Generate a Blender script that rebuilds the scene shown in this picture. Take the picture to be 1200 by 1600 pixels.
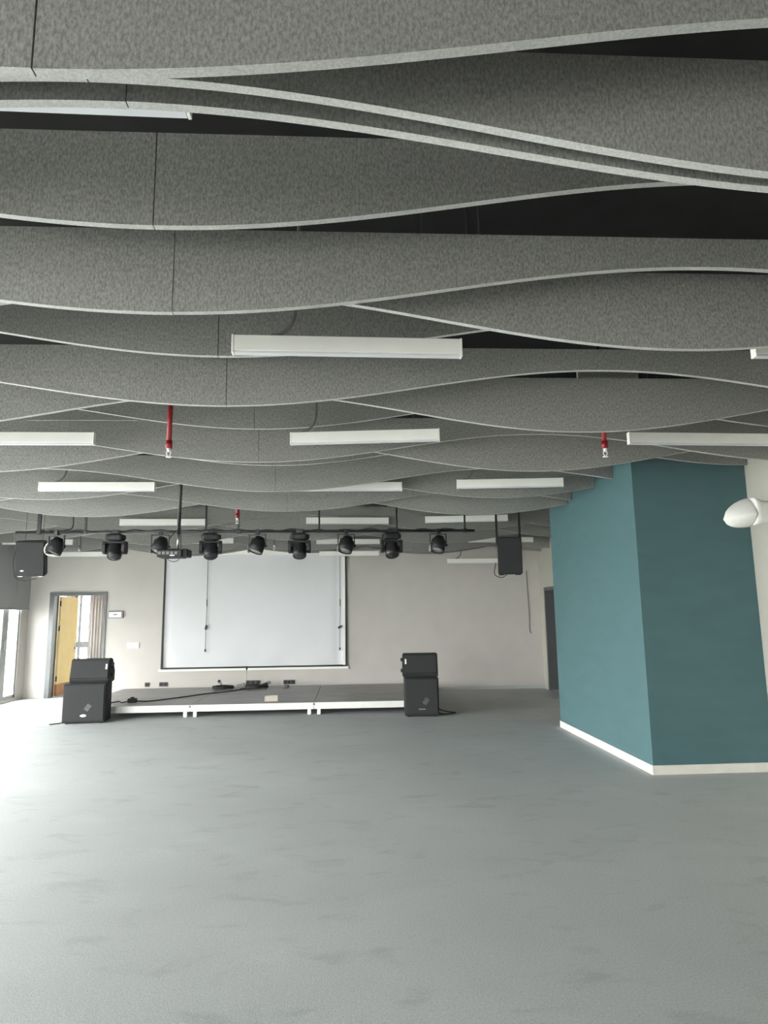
import bpy, bmesh, math, random
from mathutils import Vector, Matrix
random.seed(7)
PI = math.pi
SC = bpy.context.scene
COL = SC.collection
for o in list(bpy.data.objects):
    bpy.data.objects.remove(o)

# ------------------------------------------------------------------ camera
F_PX, YAW, PITCH, ROLL, EYE = 1030.0, 0.0562224, 0.1570921, -0.0139105, 1.5
fwd = Vector((math.sin(YAW) * math.cos(PITCH), math.cos(YAW) * math.cos(PITCH), math.sin(PITCH)))
rt = Vector((math.cos(YAW), -math.sin(YAW), 0))
up = rt.cross(fwd)
r2 = rt * math.cos(ROLL) + up * math.sin(ROLL)
u2 = -rt * math.sin(ROLL) + up * math.cos(ROLL)
cam_data = bpy.data.cameras.new('camera')
cam_data.sensor_fit = 'HORIZONTAL'
cam_data.sensor_width = 36.0
cam_data.lens = 36.0 * F_PX / 1200.0
cam_data.clip_start = 0.05
cam_data.clip_end = 300
cam = bpy.data.objects.new('camera', cam_data)
COL.objects.link(cam)
mw = Matrix((r2, u2, -fwd)).transposed().to_4x4()
mw.translation = Vector((0, 0, EYE))
cam.matrix_world = mw
SC.camera = cam

# ------------------------------------------------------------------ world, daylight, exposure
XL, XR, YB, YF = -6.4, 4.03, 13.75, -4.0          # room: left, right, back (stage) wall, wall behind the camera
ZC = 3.75                                          # black slab above the baffles
SKY = 16.0
world = bpy.data.worlds.new('overcast_sky')
SC.world = world
world.use_nodes = True
bg = world.node_tree.nodes['Background']
bg.inputs['Color'].default_value = (1.0, 0.970, 0.955, 1)
bg.inputs['Strength'].default_value = SKY
WIN_Z = (0.06, 2.9)
REAR_FILL_WIN = (-6.2, -3.9)  # unseen window added behind the camera for frontal fill light
WINDOWS = [(-3.3, -1.6), (-0.4, 1.6), (2.3, 5.0), (5.3, 8.0), (8.3, 10.9), (11.9, 13.45)]
CORR_WIN = (-6.62, -6.22)


def portal(name, loc, rot, sx, sy):
    l = bpy.data.lights.new(name, 'AREA')
    l.shape = 'RECTANGLE'
    l.size, l.size_y = sx, sy
    l.cycles.is_portal = True
    o = bpy.data.objects.new(name, l)
    COL.objects.link(o)
    o.location = loc
    o.rotation_euler = rot
    return o


for (a, b) in WINDOWS:
    portal('window_daylight', (XL - 0.13, (a + b) / 2, sum(WIN_Z) / 2), (0, -PI / 2, 0), WIN_Z[1] - WIN_Z[0], b - a)
portal('rear_fill_portal', (sum(REAR_FILL_WIN) / 2, YF - 0.22, sum(WIN_Z) / 2), (PI / 2, 0, 0), REAR_FILL_WIN[1] - REAR_FILL_WIN[0], WIN_Z[1] - WIN_Z[0])  # portal of the added rear window
portal('corridor_daylight', (-4.4, 16.72, 1.35), (-PI / 2, 0, 0), 0.4, 2.4)  # portal of the added second corridor window
portal('corridor_daylight', (-6.72, 15.975, 1.15), (0, -PI / 2, 0), 2.1, 0.45)
portal('corridor_daylight', (sum(CORR_WIN) / 2, 16.72, 1.35), (-PI / 2, 0, 0), CORR_WIN[1] - CORR_WIN[0], 2.4)
vs = SC.view_settings
vs.view_transform = 'Standard'
vs.look = 'None'
vs.gamma = 1.0
vs.use_curve_mapping = False
vs.exposure = 0.97
SC.cycles.use_denoising = True
SC.cycles.max_bounces = 10
SC.cycles.diffuse_bounces = 7
SC.cycles.transparent_max_bounces = 12


# ------------------------------------------------------------------ materials
def mat(name, col, rough=0.6, noise=0.0, scale=20.0, stretch=(1, 1, 1), metal=0.0, spec=0.3, bump=0.0, col2=None, detail=4.0):
    m = bpy.data.materials.new(name)
    m.use_nodes = True
    nt = m.node_tree
    p = nt.nodes['Principled BSDF']
    p.inputs['Roughness'].default_value = rough
    p.inputs['Metallic'].default_value = metal
    p.inputs['Specular IOR Level'].default_value = spec
    c = (col[0], col[1], col[2], 1)
    p.inputs['Base Color'].default_value = c
    if noise > 0 or bump > 0 or col2:
        tc = nt.nodes.new('ShaderNodeTexCoord')
        mp = nt.nodes.new('ShaderNodeMapping')
        mp.inputs['Scale'].default_value = stretch
        nz = nt.nodes.new('ShaderNodeTexNoise')
        nz.inputs['Scale'].default_value = scale
        nz.inputs['Detail'].default_value = detail
        nt.links.new(tc.outputs['Object'], mp.inputs[0])
        nt.links.new(mp.outputs[0], nz.inputs['Vector'])
        if noise > 0 or col2:
            rp = nt.nodes.new('ShaderNodeValToRGB')
            rp.color_ramp.elements[0].position = 0.3
            rp.color_ramp.elements[1].position = 0.7
            d = col2 if col2 else tuple(v * (1 + noise) for v in col)
            e = col if col2 else tuple(v * (1 - noise) for v in col)
            rp.color_ramp.elements[0].color = (*e, 1)
            rp.color_ramp.elements[1].color = (*d, 1)
            nt.links.new(nz.outputs['Fac'], rp.inputs[0])
            nt.links.new(rp.outputs[0], p.inputs['Base Color'])
        if bump > 0:
            b = nt.nodes.new('ShaderNodeBump')
            b.inputs['Strength'].default_value = bump
            b.inputs['Distance'].default_value = 0.01
            nt.links.new(nz.outputs['Fac'], b.inputs['Height'])
            nt.links.new(b.outputs[0], p.inputs['Normal'])
    return m


def floor_material():
    m = bpy.data.materials.new('grey_carpet')
    m.use_nodes = True
    nt = m.node_tree
    p = nt.nodes['Principled BSDF']
    p.inputs['Roughness'].default_value = 0.62
    p.inputs['Specular IOR Level'].default_value = 0.35
    tc = nt.nodes.new('ShaderNodeTexCoord')

    def nz(scale, detail, stretch=(1, 1, 1), rough=0.55, dist=0.0):
        mp = nt.nodes.new('ShaderNodeMapping')
        mp.inputs['Scale'].default_value = stretch
        n = nt.nodes.new('ShaderNodeTexNoise')
        n.inputs['Scale'].default_value = scale
        n.inputs['Detail'].default_value = detail
        n.inputs['Roughness'].default_value = rough
        n.inputs['Distortion'].default_value = dist
        nt.links.new(tc.outputs['Object'], mp.inputs[0])
        nt.links.new(mp.outputs[0], n.inputs['Vector'])
        return n.outputs['Fac']

    def ramp(src, p0, p1, c0, c1):
        r = nt.nodes.new('ShaderNodeValToRGB')
        r.color_ramp.elements[0].position = p0
        r.color_ramp.elements[1].position = p1
        r.color_ramp.elements[0].color = (c0, c0, c0, 1)
        r.color_ramp.elements[1].color = (c1, c1, c1, 1)
        nt.links.new(src, r.inputs[0])
        return r.outputs[0]

    def mul(a, b):
        x = nt.nodes.new('ShaderNodeMix')
        x.data_type = 'RGBA'
        x.blend_type = 'MULTIPLY'
        x.inputs[0].default_value = 1.0
        nt.links.new(a, x.inputs[6])
        nt.links.new(b, x.inputs[7])
        return x.outputs[2]
    large = ramp(nz(0.55, 3), 0.3, 0.7, 0.90, 1.05)
    fine = ramp(nz(95, 3, (1, 1, 1), 0.7), 0.25, 0.75, 0.80, 1.20)
    smear = ramp(nz(3.2, 4, (0.75, 1.5, 1), 0.6, 0.6), 0.56, 0.70, 1.0, 0.86)
    dust = ramp(nz(1.3, 5, (1, 1.6, 1), 0.65, 0.3), 0.55, 0.75, 1.0, 1.07)
    base = nt.nodes.new('ShaderNodeRGB')
    base.outputs[0].default_value = (0.47, 0.486, 0.488, 1)
    c = mul(mul(mul(mul(base.outputs[0], large), fine), smear), dust)
    nt.links.new(c, p.inputs['Base Color'])
    b = nt.nodes.new('ShaderNodeBump')
    b.inputs['Strength'].default_value = 0.25
    b.inputs['Distance'].default_value = 0.004
    nt.links.new(nz(180, 2), b.inputs['Height'])
    nt.links.new(b.outputs[0], p.inputs['Normal'])
    return m


def felt_material(name, c0, c1):
    m = bpy.data.materials.new(name)
    m.use_nodes = True
    nt = m.node_tree
    p = nt.nodes['Principled BSDF']
    p.inputs['Roughness'].default_value = 0.95
    p.inputs['Specular IOR Level'].default_value = 0.1
    tc = nt.nodes.new('ShaderNodeTexCoord')
    mp = nt.nodes.new('ShaderNodeMapping')
    mp.inputs['Scale'].default_value = (1.0, 1.0, 0.45)
    n = nt.nodes.new('ShaderNodeTexNoise')
    n.inputs['Scale'].default_value = 120
    n.inputs['Detail'].default_value = 3
    n.inputs['Roughness'].default_value = 0.7
    r = nt.nodes.new('ShaderNodeValToRGB')
    r.color_ramp.elements[0].position = 0.36
    r.color_ramp.elements[1].position = 0.66
    r.color_ramp.elements[0].color = (*c0, 1)
    r.color_ramp.elements[1].color = (*c1, 1)
    nt.links.new(tc.outputs['Object'], mp.inputs[0])
    nt.links.new(mp.outputs[0], n.inputs['Vector'])
    nt.links.new(n.outputs['Fac'], r.inputs[0])
    nt.links.new(r.outputs[0], p.inputs['Base Color'])
    b = nt.nodes.new('ShaderNodeBump')
    b.inputs['Strength'].default_value = 0.35
    b.inputs['Distance'].default_value = 0.004
    nt.links.new(n.outputs['Fac'], b.inputs['Height'])
    nt.links.new(b.outputs[0], p.inputs['Normal'])
    return m


def glass_material():
    m = bpy.data.materials.new('window_glass')
    m.use_nodes = True
    nt = m.node_tree
    nt.nodes.remove(nt.nodes['Principled BSDF'])
    out = nt.nodes['Material Output']
    t = nt.nodes.new('ShaderNodeBsdfTransparent')
    t.inputs[0].default_value = (0.93, 0.96, 0.95, 1)
    g = nt.nodes.new('ShaderNodeBsdfGlossy')
    g.inputs['Roughness'].default_value = 0.02
    mx = nt.nodes.new('ShaderNodeMixShader')
    mx.inputs[0].default_value = 0.05
    nt.links.new(t.outputs[0], mx.inputs[1])
    nt.links.new(g.outputs[0], mx.inputs[2])
    nt.links.new(mx.outputs[0], out.inputs[0])
    return m


M = dict(
    floor=floor_material(), felt=felt_material('grey_felt', (0.185, 0.183, 0.176), (0.345, 0.342, 0.328)), felt_underside=felt_material('pale_felt_underside', (0.46, 0.46, 0.445), (0.63, 0.63, 0.61)), glass=glass_material(),
    wall=mat('painted_plaster', (0.545, 0.515, 0.487), 0.8, 0.03, 3.0),
    cream=mat('cream_plaster', (0.45, 0.437, 0.39), 0.8, 0.03, 4.0),
    teal=mat('teal_paint', (0.075, 0.147, 0.160), 0.6, 0.05, 2.5, stretch=(1, 1, 3), spec=0.35),
    black_ceiling=mat('black_soffit', (0.012, 0.012, 0.012), 0.9, 0.2, 5),
    base=mat('white_skirting', (0.70, 0.68, 0.63), 0.5, 0.06, 8),
    frame=mat('grey_metal_frame', (0.13, 0.135, 0.14), 0.4, 0.05, 9, metal=0.4, spec=0.5),
    alu=mat('grey_window_frame', (0.40, 0.41, 0.41), 0.45, 0.05, 9, metal=0.2),
    blind=mat('grey_blind', (0.40, 0.41, 0.41), 0.9, 0.05, 200),
    white=mat('white_enamel', (0.92, 0.91, 0.87), 0.45, 0.02, 6),
    diffuser=mat('opal_diffuser', (0.74, 0.75, 0.78), 0.4, 0.02, 6),
    screen=mat('screen_fabric', (0.72, 0.725, 0.75), 0.85, 0.015, 2.2, bump=0.0),
    black=mat('black_plastic', (0.018, 0.018, 0.02), 0.55, 0.2, 40, spec=0.4),
    blacksat=mat('black_satin_metal', (0.022, 0.022, 0.024), 0.35, 0.2, 30, spec=0.5),
    grille=mat('speaker_grille', (0.033, 0.033, 0.035), 0.75, 0.4, 300, spec=0.3),
    cab=mat('speaker_cabinet_paint', (0.022, 0.022, 0.024), 0.7, 0.3, 150, bump=0.2),
    lens=mat('lamp_lens', (0.03, 0.032, 0.034), 0.2, 0.1, 10, spec=0.8),
    gelfront=mat('pale_lamp_front', (0.24, 0.24, 0.235), 0.4, 0.1, 20),
    steel=mat('steel', (0.55, 0.55, 0.55), 0.3, 0.05, 30, metal=0.9),
    darksteel=mat('dark_steel', (0.045, 0.045, 0.047), 0.5, 0.2, 30, metal=0.3),
    red=mat('red_pipe_paint', (0.30, 0.018, 0.022), 0.4, 0.1, 20, spec=0.5),
    chrome=mat('white_metal', (0.85, 0.85, 0.83), 0.35, 0.02, 20),
    yellow=mat('yellow_door_paint', (0.90, 0.67, 0.27), 0.5, 0.04, 4),
    kick=mat('brown_kick_plate', (0.45, 0.19, 0.05), 0.5, 0.08, 6),
    badge=mat('pale_badge', (0.85, 0.85, 0.83), 0.35, 0.02, 20),
    conduit=mat('grey_conduit', (0.16, 0.16, 0.16), 0.4, 0.1, 40, spec=0.5),
    stage=mat('stage_deck', (0.27, 0.262, 0.255), 0.42, 0.22, 2.2, stretch=(0.8, 2.2, 1)),
    stagewhite=mat('white_stage_frame', (0.80, 0.79, 0.77), 0.45, 0.04, 10),
    cable=mat('black_cable', (0.03, 0.03, 0.03), 0.6, 0.2, 60),
    card=mat('brown_cardboard', (0.52, 0.47, 0.41), 0.8, 0.1, 30),
    outlet=mat('grey_outlet', (0.09, 0.09, 0.09), 0.5, 0.1, 30),
    ivory=mat('ivory_plastic', (0.78, 0.77, 0.74), 0.4, 0.02, 30),
    ground=mat('pale_paving', (0.45, 0.45, 0.43), 0.9, 0.1, 2),
    curtain=mat('pale_curtain', (0.50, 0.475, 0.465), 0.9, 0.05, 6),
    debris=mat('white_scrap', (0.75, 0.74, 0.70), 0.8, 0.05, 30),
)


# ------------------------------------------------------------------ mesh helpers
def bx(bm, x0, x1, y0, y1, z0, z1, mtx=None, bevel=0.0):
    vs_ = [bm.verts.new((x, y, z)) for x in (x0, x1) for y in (y0, y1) for z in (z0, z1)]
    f = []
    for idx in ((0, 1, 3, 2), (4, 6, 7, 5), (0, 4, 5, 1), (2, 3, 7, 6), (0, 2, 6, 4), (1, 5, 7, 3)):
        f.append(bm.faces.new([vs_[i] for i in idx]))
    if bevel > 0:
        es = list({e for fc in f for e in fc.edges})
        r = bmesh.ops.bevel(bm, geom=es, offset=bevel, segments=2, affect='EDGES', profile=0.5)
        vs_ = list({v for fc in r['faces'] for v in fc.verts} | {v for v in vs_ if v.is_valid})
    if mtx is not None:
        bmesh.ops.transform(bm, matrix=mtx, verts=vs_)
    return bm


def cyl(bm, p0, p1, r0, r1=None, seg=16, caps=True):
    p0, p1 = Vector(p0), Vector(p1)
    r1 = r0 if r1 is None else r1
    d = (p1 - p0).normalized()
    a = d.orthogonal().normalized()
    b = d.cross(a)
    A, B = [], []
    for i in range(seg):
        t = 2 * PI * i / seg
        v = a * math.cos(t) + b * math.sin(t)
        A.append(bm.verts.new(p0 + v * r0))
        B.append(bm.verts.new(p1 + v * r1))
    for i in range(seg):
        j = (i + 1) % seg
        f = bm.faces.new((A[i], A[j], B[j], B[i]))
        f.smooth = True
    if caps:
        bm.faces.new(A[::-1])
        bm.faces.new(B)
    return bm


def lathe(bm, prof, origin=(0, 0, 0), axis=(0, 0, 1), seg=24):
    """prof: list of (radius, height) along axis"""
    o, d = Vector(origin), Vector(axis).normalized()
    a = d.orthogonal().normalized()
    b = d.cross(a)
    rings = []
    for r, h in prof:
        ring = []
        for i in range(seg):
            t = 2 * PI * i / seg
            ring.append(bm.verts.new(o + d * h + (a * math.cos(t) + b * math.sin(t)) * max(r, 1e-4)))
        rings.append(ring)
    for k in range(len(rings) - 1):
        for i in range(seg):
            j = (i + 1) % seg
            f = bm.faces.new((rings[k][i], rings[k][j], rings[k + 1][j], rings[k + 1][i]))
            f.smooth = True
    bm.faces.new(rings[0][::-1])
    bm.faces.new(rings[-1])
    return bm


def smooth_path(pts, n=8):
    P = [Vector(p) for p in pts]
    if len(P) < 3:
        return P
    out = []
    Q = [P[0] * 2 - P[1]] + P + [P[-1] * 2 - P[-2]]
    for i in range(1, len(Q) - 2):
        for k in range(n):
            t = k / n
            a, b, c, d = Q[i - 1], Q[i], Q[i + 1], Q[i + 2]
            out.append(0.5 * ((2 * b) + (c - a) * t + (2 * a - 5 * b + 4 * c - d) * t * t + (3 * b - a - 3 * c + d) * t ** 3))
    out.append(P[-1])
    return out


def tube(bm, pts, r, seg=8, n=8):
    P = smooth_path(pts, n)
    rings = []
    a = None
    for i, p in enumerate(P):
        d = (P[min(i + 1, len(P) - 1)] - P[max(i - 1, 0)])
        if d.length < 1e-9:
            d = Vector((0, 0, 1))
        d.normalize()
        a = d.orthogonal().normalized() if a is None else (a - d * a.dot(d)).normalized()
        b = d.cross(a)
        rings.append([bm.verts.new(p + (a * math.cos(2 * PI * k / seg) + b * math.sin(2 * PI * k / seg)) * r) for k in range(seg)])
    for i in range(len(rings) - 1):
        for k in range(seg):
            j = (k + 1) % seg
            f = bm.faces.new((rings[i][k], rings[i][j], rings[i + 1][j], rings[i + 1][k]))
            f.smooth = True
    bm.faces.new(rings[0][::-1])
    bm.faces.new(rings[-1])
    return bm


def prism(bm, poly, axis, a, b):
    """poly: 2-D outline; axis 'x': (y,z) outline pushed from x=a to x=b; 'y': (x,z); 'z': (x,y)"""
    def P(u, v, w):
        return {'x': (w, u, v), 'y': (u, w, v), 'z': (u, v, w)}[axis]
    A = [bm.verts.new(P(u, v, a)) for u, v in poly]
    B = [bm.verts.new(P(u, v, b)) for u, v in poly]
    n = len(poly)
    for i in range(n):
        j = (i + 1) % n
        bm.faces.new((A[i], A[j], B[j], B[i]))
    bm.faces.new(A[::-1])
    bm.faces.new(B)
    return bm


def obj(name, bm, m, parent=None, label=None):
    bmesh.ops.recalc_face_normals(bm, faces=bm.faces)
    me = bpy.data.meshes.new(name)
    bm.to_mesh(me)
    bm.free()
    me.materials.append(M[m])
    o = bpy.data.objects.new(name, me)
    COL.objects.link(o)
    if parent:
        o.parent = parent
    if label:
        o['label'] = label
    return o


def NB():
    return bmesh.new()


def struct(name, bm, m, label=None, cat=None, parent=None):
    o = obj(name, bm, m, parent)
    if parent is None:
        o['kind'] = 'structure'
        if label:
            o['label'] = label
        o['category'] = cat or name.split('_')[0]
    return o


def thing(name, label, cat, loc=(0, 0, 0), rz=0.0, group=None, kind=None):
    o = bpy.data.objects.new(name, None)
    o.empty_display_size = 0.1
    COL.objects.link(o)
    o.location = loc
    o.rotation_euler = (0, 0, rz)
    o['label'] = label
    o['category'] = cat
    if group:
        o['group'] = group
    if kind:
        o['kind'] = kind
    return o


def tag(o, label, cat, group=None):
    o['label'] = label
    o['category'] = cat
    if group:
        o['group'] = group
    return o


def copy_tree(root, loc, rz, label, group=None):
    r = root.copy()
    COL.objects.link(r)
    r.location = loc
    r.rotation_euler = (0, 0, rz)
    r['label'] = label
    if group:
        r['group'] = group
    for ch in list(root.children):
        c = ch.copy()
        COL.objects.link(c)
        c.parent = r
        for g in list(ch.children):
            d = g.copy()
            COL.objects.link(d)
            d.parent = c
    return r


# ------------------------------------------------------------------ the room
struct('floor', bx(NB(), XL - 0.26, XR + 0.3, YF - 0.3, 17.2, -0.2, 0.0), 'floor', 'grey carpet floor of the empty hall', 'floor')
struct('floor_corridor', bx(NB(), -6.87, XL - 0.26, YB, 17.2, -0.2, 0.0), 'floor', 'grey corridor floor beyond the open door', 'floor')
struct('ceiling', bx(NB(), XL - 0.26, XR + 0.3, YF - 0.3, YB + 0.2, ZC, ZC + 0.2), 'black_ceiling', 'black painted slab above the hanging baffles', 'ceiling')

# back wall with a door opening
DX0, DX1, DZ = -5.99, -4.87, 2.065
b = NB()
bx(b, XL - 0.12, DX0, YB, YB + 0.18, 0, ZC)
bx(b, DX1, XR + 0.3, YB, YB + 0.18, 0, ZC)
bx(b, DX0, DX1, YB, YB + 0.18, DZ, ZC)
struct('wall_back', b, 'wall', 'pale wall behind the stage holding the projection screen', 'wall')

# left wall with window openings
b = NB()
ys = [YF] + [v for w in WINDOWS for v in w] + [YB]
for i in range(0, len(ys), 2):
    bx(b, XL - 0.12, XL, ys[i], ys[i + 1], 0, ZC)
for (a, c) in WINDOWS:
    bx(b, XL - 0.12, XL, a, c, 0, WIN_Z[0])
    bx(b, XL - 0.12, XL, a, c, WIN_Z[1], ZC)
struct('wall_left', b, 'wall', 'pale window wall along the left side', 'wall')

for i, (a, c) in enumerate(WINDOWS):
    w = thing('window_%d' % (i + 1), 'tall grey framed glass window in the left wall' + (' under the grey blind' if i == 5 else ', number %s from the stage' % ['six', 'five', 'four', 'three', 'two'][i]),
              'window', (XL - 0.06, 0, 0), kind='structure')
    fr = NB()
    z0, z1 = WIN_Z
    bx(fr, -0.04, 0.04, a, c, z0, z0 + 0.06)
    bx(fr, -0.04, 0.04, a, c, z1 - 0.06, z1)
    bx(fr, -0.04, 0.04, a, a + 0.06, z0, z1)
    bx(fr, -0.04, 0.04, c - 0.06, c, z0, z1)
    obj('window_frame', fr, 'alu', w)
    st = 12.90 if i == 5 else (a + c) / 2
    sw = 0.11 if i == 5 else 0.075
    obj('mullion', bx(NB(), -0.05, 0.05, st - sw, st + sw, z0 + 0.06, z1 - 0.06), 'alu', w)
    obj('transom', bx(NB(), -0.035, 0.035, a + 0.06, st - sw, 0.95, 1.0), 'alu', w)
    obj('pane', bx(NB(), -0.004, 0.004, a + 0.06, st - sw, z0 + 0.06, z1 - 0.06), 'glass', w)
    obj('pane', bx(NB(), -0.004, 0.004, st + sw, c - 0.06, z0 + 0.06, z1 - 0.06), 'glass', w)
    if i == 5:
        h = NB()
        bx(h, 0.05, 0.075, st - 0.02, st + 0.02, 0.98, 1.14, bevel=0.004)
        obj('handle', h, 'steel', w)

# right wall with a side door near the stage
RD0, RD1, RDZ = 11.95, 13.40, 2.04
b = NB()
bx(b, XR, XR + 0.25, YF, RD0, 0, ZC)
bx(b, XR, XR + 0.25, RD1, YB, 0, ZC)
bx(b, XR, XR + 0.25, RD0, RD1, RDZ, ZC)
struct('wall_right', b, 'cream', 'cream side wall on the right', 'wall')
b = NB()
bx(b, XL - 0.26, REAR_FILL_WIN[0], YF - 0.2, YF, 0, ZC)
bx(b, REAR_FILL_WIN[1], XR + 0.25, YF - 0.2, YF, 0, ZC)
bx(b, REAR_FILL_WIN[0], REAR_FILL_WIN[1], YF - 0.2, YF, 0, WIN_Z[0])
bx(b, REAR_FILL_WIN[0], REAR_FILL_WIN[1], YF - 0.2, YF, WIN_Z[1], ZC)
struct('wall_rear', b, 'wall', 'pale wall with an added fill window behind the photographer', 'wall')
w = thing('window_8', 'added unseen fill window behind the photographer', 'window', (0, YF - 0.1, 0), kind='structure')  # added to brighten faces turned towards the camera
for k in range(3):
    x = REAR_FILL_WIN[0] + 0.03 + (REAR_FILL_WIN[1] - REAR_FILL_WIN[0] - 0.06) * k / 2
    obj('mullion', bx(NB(), x - 0.03, x + 0.03, -0.04, 0.04, WIN_Z[0], WIN_Z[1]), 'alu', w)
    if k < 2:
        obj('pane', bx(NB(), x + 0.03, x - 0.03 + (REAR_FILL_WIN[1] - REAR_FILL_WIN[0] - 0.06) / 2, -0.004, 0.004, WIN_Z[0], WIN_Z[1]), 'glass', w)

# teal boxed-in bay
TX, TY0, TY1 = 2.852, 6.335, 9.06
struct('wall_bay', bx(NB(), TX, XR - 0.002, TY0, TY1, 0.0, ZC - 0.002), 'teal', 'teal painted boxed-in bay standing out from the right wall', 'wall')
tb = struct('baseboard_bay', bx(NB(), TX - 0.012, TX - 0.0005, TY0 - 0.012, TY1, 0, 0.085, bevel=0.002), 'base', 'white skirting around the teal bay', 'baseboard')
obj('skirting_front', bx(NB(), TX - 0.0005, XR - 0.002, TY0 - 0.012, TY0 - 0.0005, 0, 0.085, bevel=0.002), 'base', tb)
struct('baseboard_back', bx(NB(), -4.82, XR - 0.01, YB - 0.012, YB - 0.0005, 0, 0.06), 'floor', 'low grey skirting along the stage wall', 'baseboard')
struct('baseboard_right', bx(NB(), XR - 0.012, XR - 0.0005, YF, TY0 - 0.014, 0, 0.085), 'base', 'white skirting along the cream wall', 'baseboard')

# door 1: grey frame in the back wall, yellow leaf swung open into the corridor
d1 = thing('door_1', 'yellow door swung open in a grey metal frame on the stage wall', 'door', (0, YB, 0), kind='structure')
b = NB()
bx(b, DX0 - 0.0, DX0 + 0.09, -0.025, 0.2, 0, DZ)
obj('jamb', b, 'frame', d1)
obj('jamb', bx(NB(), DX1 - 0.045, DX1, -0.025, 0.2, 0, DZ), 'frame', d1)
obj('lintel', bx(NB(), DX0 + 0.09, DX1 - 0.045, -0.025, 0.2, DZ - 0.065, DZ), 'frame', d1)
leaf = obj('door_leaf', bx(NB(), -5.895, -5.85, 0.205, 1.06, 0.24, 1.995, bevel=0.003), 'yellow', d1)
obj('kick_plate', bx(NB(), -5.897, -5.848, 0.205, 1.06, 0.012, 0.238), 'kick', d1, 'brown strip along the foot of the door')
b = NB()
cyl(b, (-5.85, 0.985, 0.93), (-5.79, 0.985, 0.93), 0.012, seg=10)
tube(b, [(-5.79, 0.985, 0.93), (-5.785, 0.93, 0.925), (-5.785, 0.85, 0.915)], 0.011)
bx(b, -5.85, -5.842, 0.96, 1.01, 0.84, 1.02, bevel=0.002)
obj('lever_handle', b, 'steel', leaf)
for z in (0.35, 1.35, 1.85):
    obj('hinge', cyl(NB(), (-5.865, 0.203, z - 0.05), (-5.865, 0.203, z + 0.05), 0.014, seg=10), 'darksteel', leaf)

# door 2: dark leaf in the right wall
d2 = thing('door_2', 'dark side door in a grey frame beyond the teal bay', 'door', (XR, 0, 0), kind='structure')
obj('jamb', bx(NB(), -0.02, 0.24, RD1 - 0.07, RD1, 0, RDZ), 'frame', d2)
obj('jamb', bx(NB(), -0.02, 0.24, RD0, RD0 + 0.07, 0, RDZ), 'frame', d2)
obj('lintel', bx(NB(), -0.02, 0.24, RD0 + 0.07, RD1 - 0.07, RDZ - 0.07, RDZ), 'frame', d2)
l2 = obj('door_leaf', bx(NB(), 0.16, 0.205, RD0 + 0.075, RD1 - 0.075, 0.01, RDZ - 0.075), 'darksteel', d2)
obj('lever_handle', tube(bx(NB(), 0.15, 0.16, RD0 + 0.12, RD0 + 0.16, 0.92, 1.1), [(0.15, RD0 + 0.14, 1.0), (0.11, RD0 + 0.15, 1.0), (0.105, RD0 + 0.26, 1.0)], 0.01), 'steel', l2)

# corridor behind door 1
b = NB()
bx(b, -6.66, CORR_WIN[0], 16.5, 16.7, 0, 2.75)
bx(b, CORR_WIN[1], -4.6, 16.5, 16.7, 0, 2.75)
bx(b, -4.2, -3.3, 16.5, 16.7, 0, 2.75)
bx(b, -4.6, -4.2, 16.5, 16.7, 0, 0.10)
bx(b, -4.6, -4.2, 16.5, 16.7, 2.6, 2.75)
bx(b, CORR_WIN[0], CORR_WIN[1], 16.5, 16.7, 0, 0.10)
bx(b, CORR_WIN[0], CORR_WIN[1], 16.5, 16.7, 2.6, 2.75)
bx(b, -6.71, -6.66, YB + 0.181, 15.75, 0, 2.75)
bx(b, -6.71, -6.66, 16.2, 16.7, 0, 2.75)
bx(b, -6.71, -6.66, 15.75, 16.2, 0, 0.1)
bx(b, -6.71, -6.66, 15.75, 16.2, 2.2, 2.75)
bx(b, -3.3, -3.1, YB + 0.18, 16.7, 0, 2.75)
struct('wall_corridor', b, 'wall', 'pale corridor walls seen through the open door', 'wall')
struct('ceiling_corridor', bx(NB(), -6.86, -3.1, YB + 0.18, 16.7, 2.75, 2.9), 'wall', 'pale corridor ceiling beyond the door', 'ceiling')
w = thing('window_7', 'corridor window with grey frame seen through the open door', 'window', (0, 16.6, 0), kind='structure')
b = NB()
x0, x1 = CORR_WIN
bx(b, x0, x0 + 0.06, -0.04, 0.04, 0.1, 2.6)
bx(b, x1 - 0.05, x1, -0.04, 0.04, 0.1, 2.6)
bx(b, x0 + 0.06, x1 - 0.05, -0.04, 0.04, 0.1, 0.17)
bx(b, x0 + 0.06, x1 - 0.05, -0.04, 0.04, 2.53, 2.6)
obj('window_frame', b, 'frame', w)
obj('mullion', bx(NB(), x1 - 0.29, x1 - 0.23, -0.04, 0.04, 0.17, 2.53), 'frame', w)
obj('transom', bx(NB(), x1 - 0.23, x1 - 0.05, -0.035, 0.035, 0.86, 1.0), 'frame', w)
obj('transom', bx(NB(), x0 + 0.06, x1 - 0.29, -0.035, 0.035, 0.86, 1.0), 'frame', w)
obj('pane', bx(NB(), x1 - 0.23, x1 - 0.05, -0.004, 0.004, 0.17, 2.53), 'glass', w)
obj('pane', bx(NB(), x0 + 0.06, x1 - 0.29, -0.004, 0.004, 0.17, 2.53), 'glass', w)
w = thing('window_9', 'added corridor fill window hidden behind the stage wall', 'window', (0, 16.6, 0), kind='structure')  # unseen window added to light the yellow door leaf
for x in (-4.58, -4.22):
    obj('mullion', bx(NB(), x - 0.03, x + 0.03, -0.04, 0.04, 0.1, 2.6), 'alu', w)
for x in (-4.55,):
    obj('pane', bx(NB(), x, x + 0.3, -0.004, 0.004, 0.1, 2.6), 'glass', w)
w = thing('window_10', 'bright corridor side window beside the yellow door leaf', 'window', (-6.685, 0, 0), kind='structure')
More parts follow.
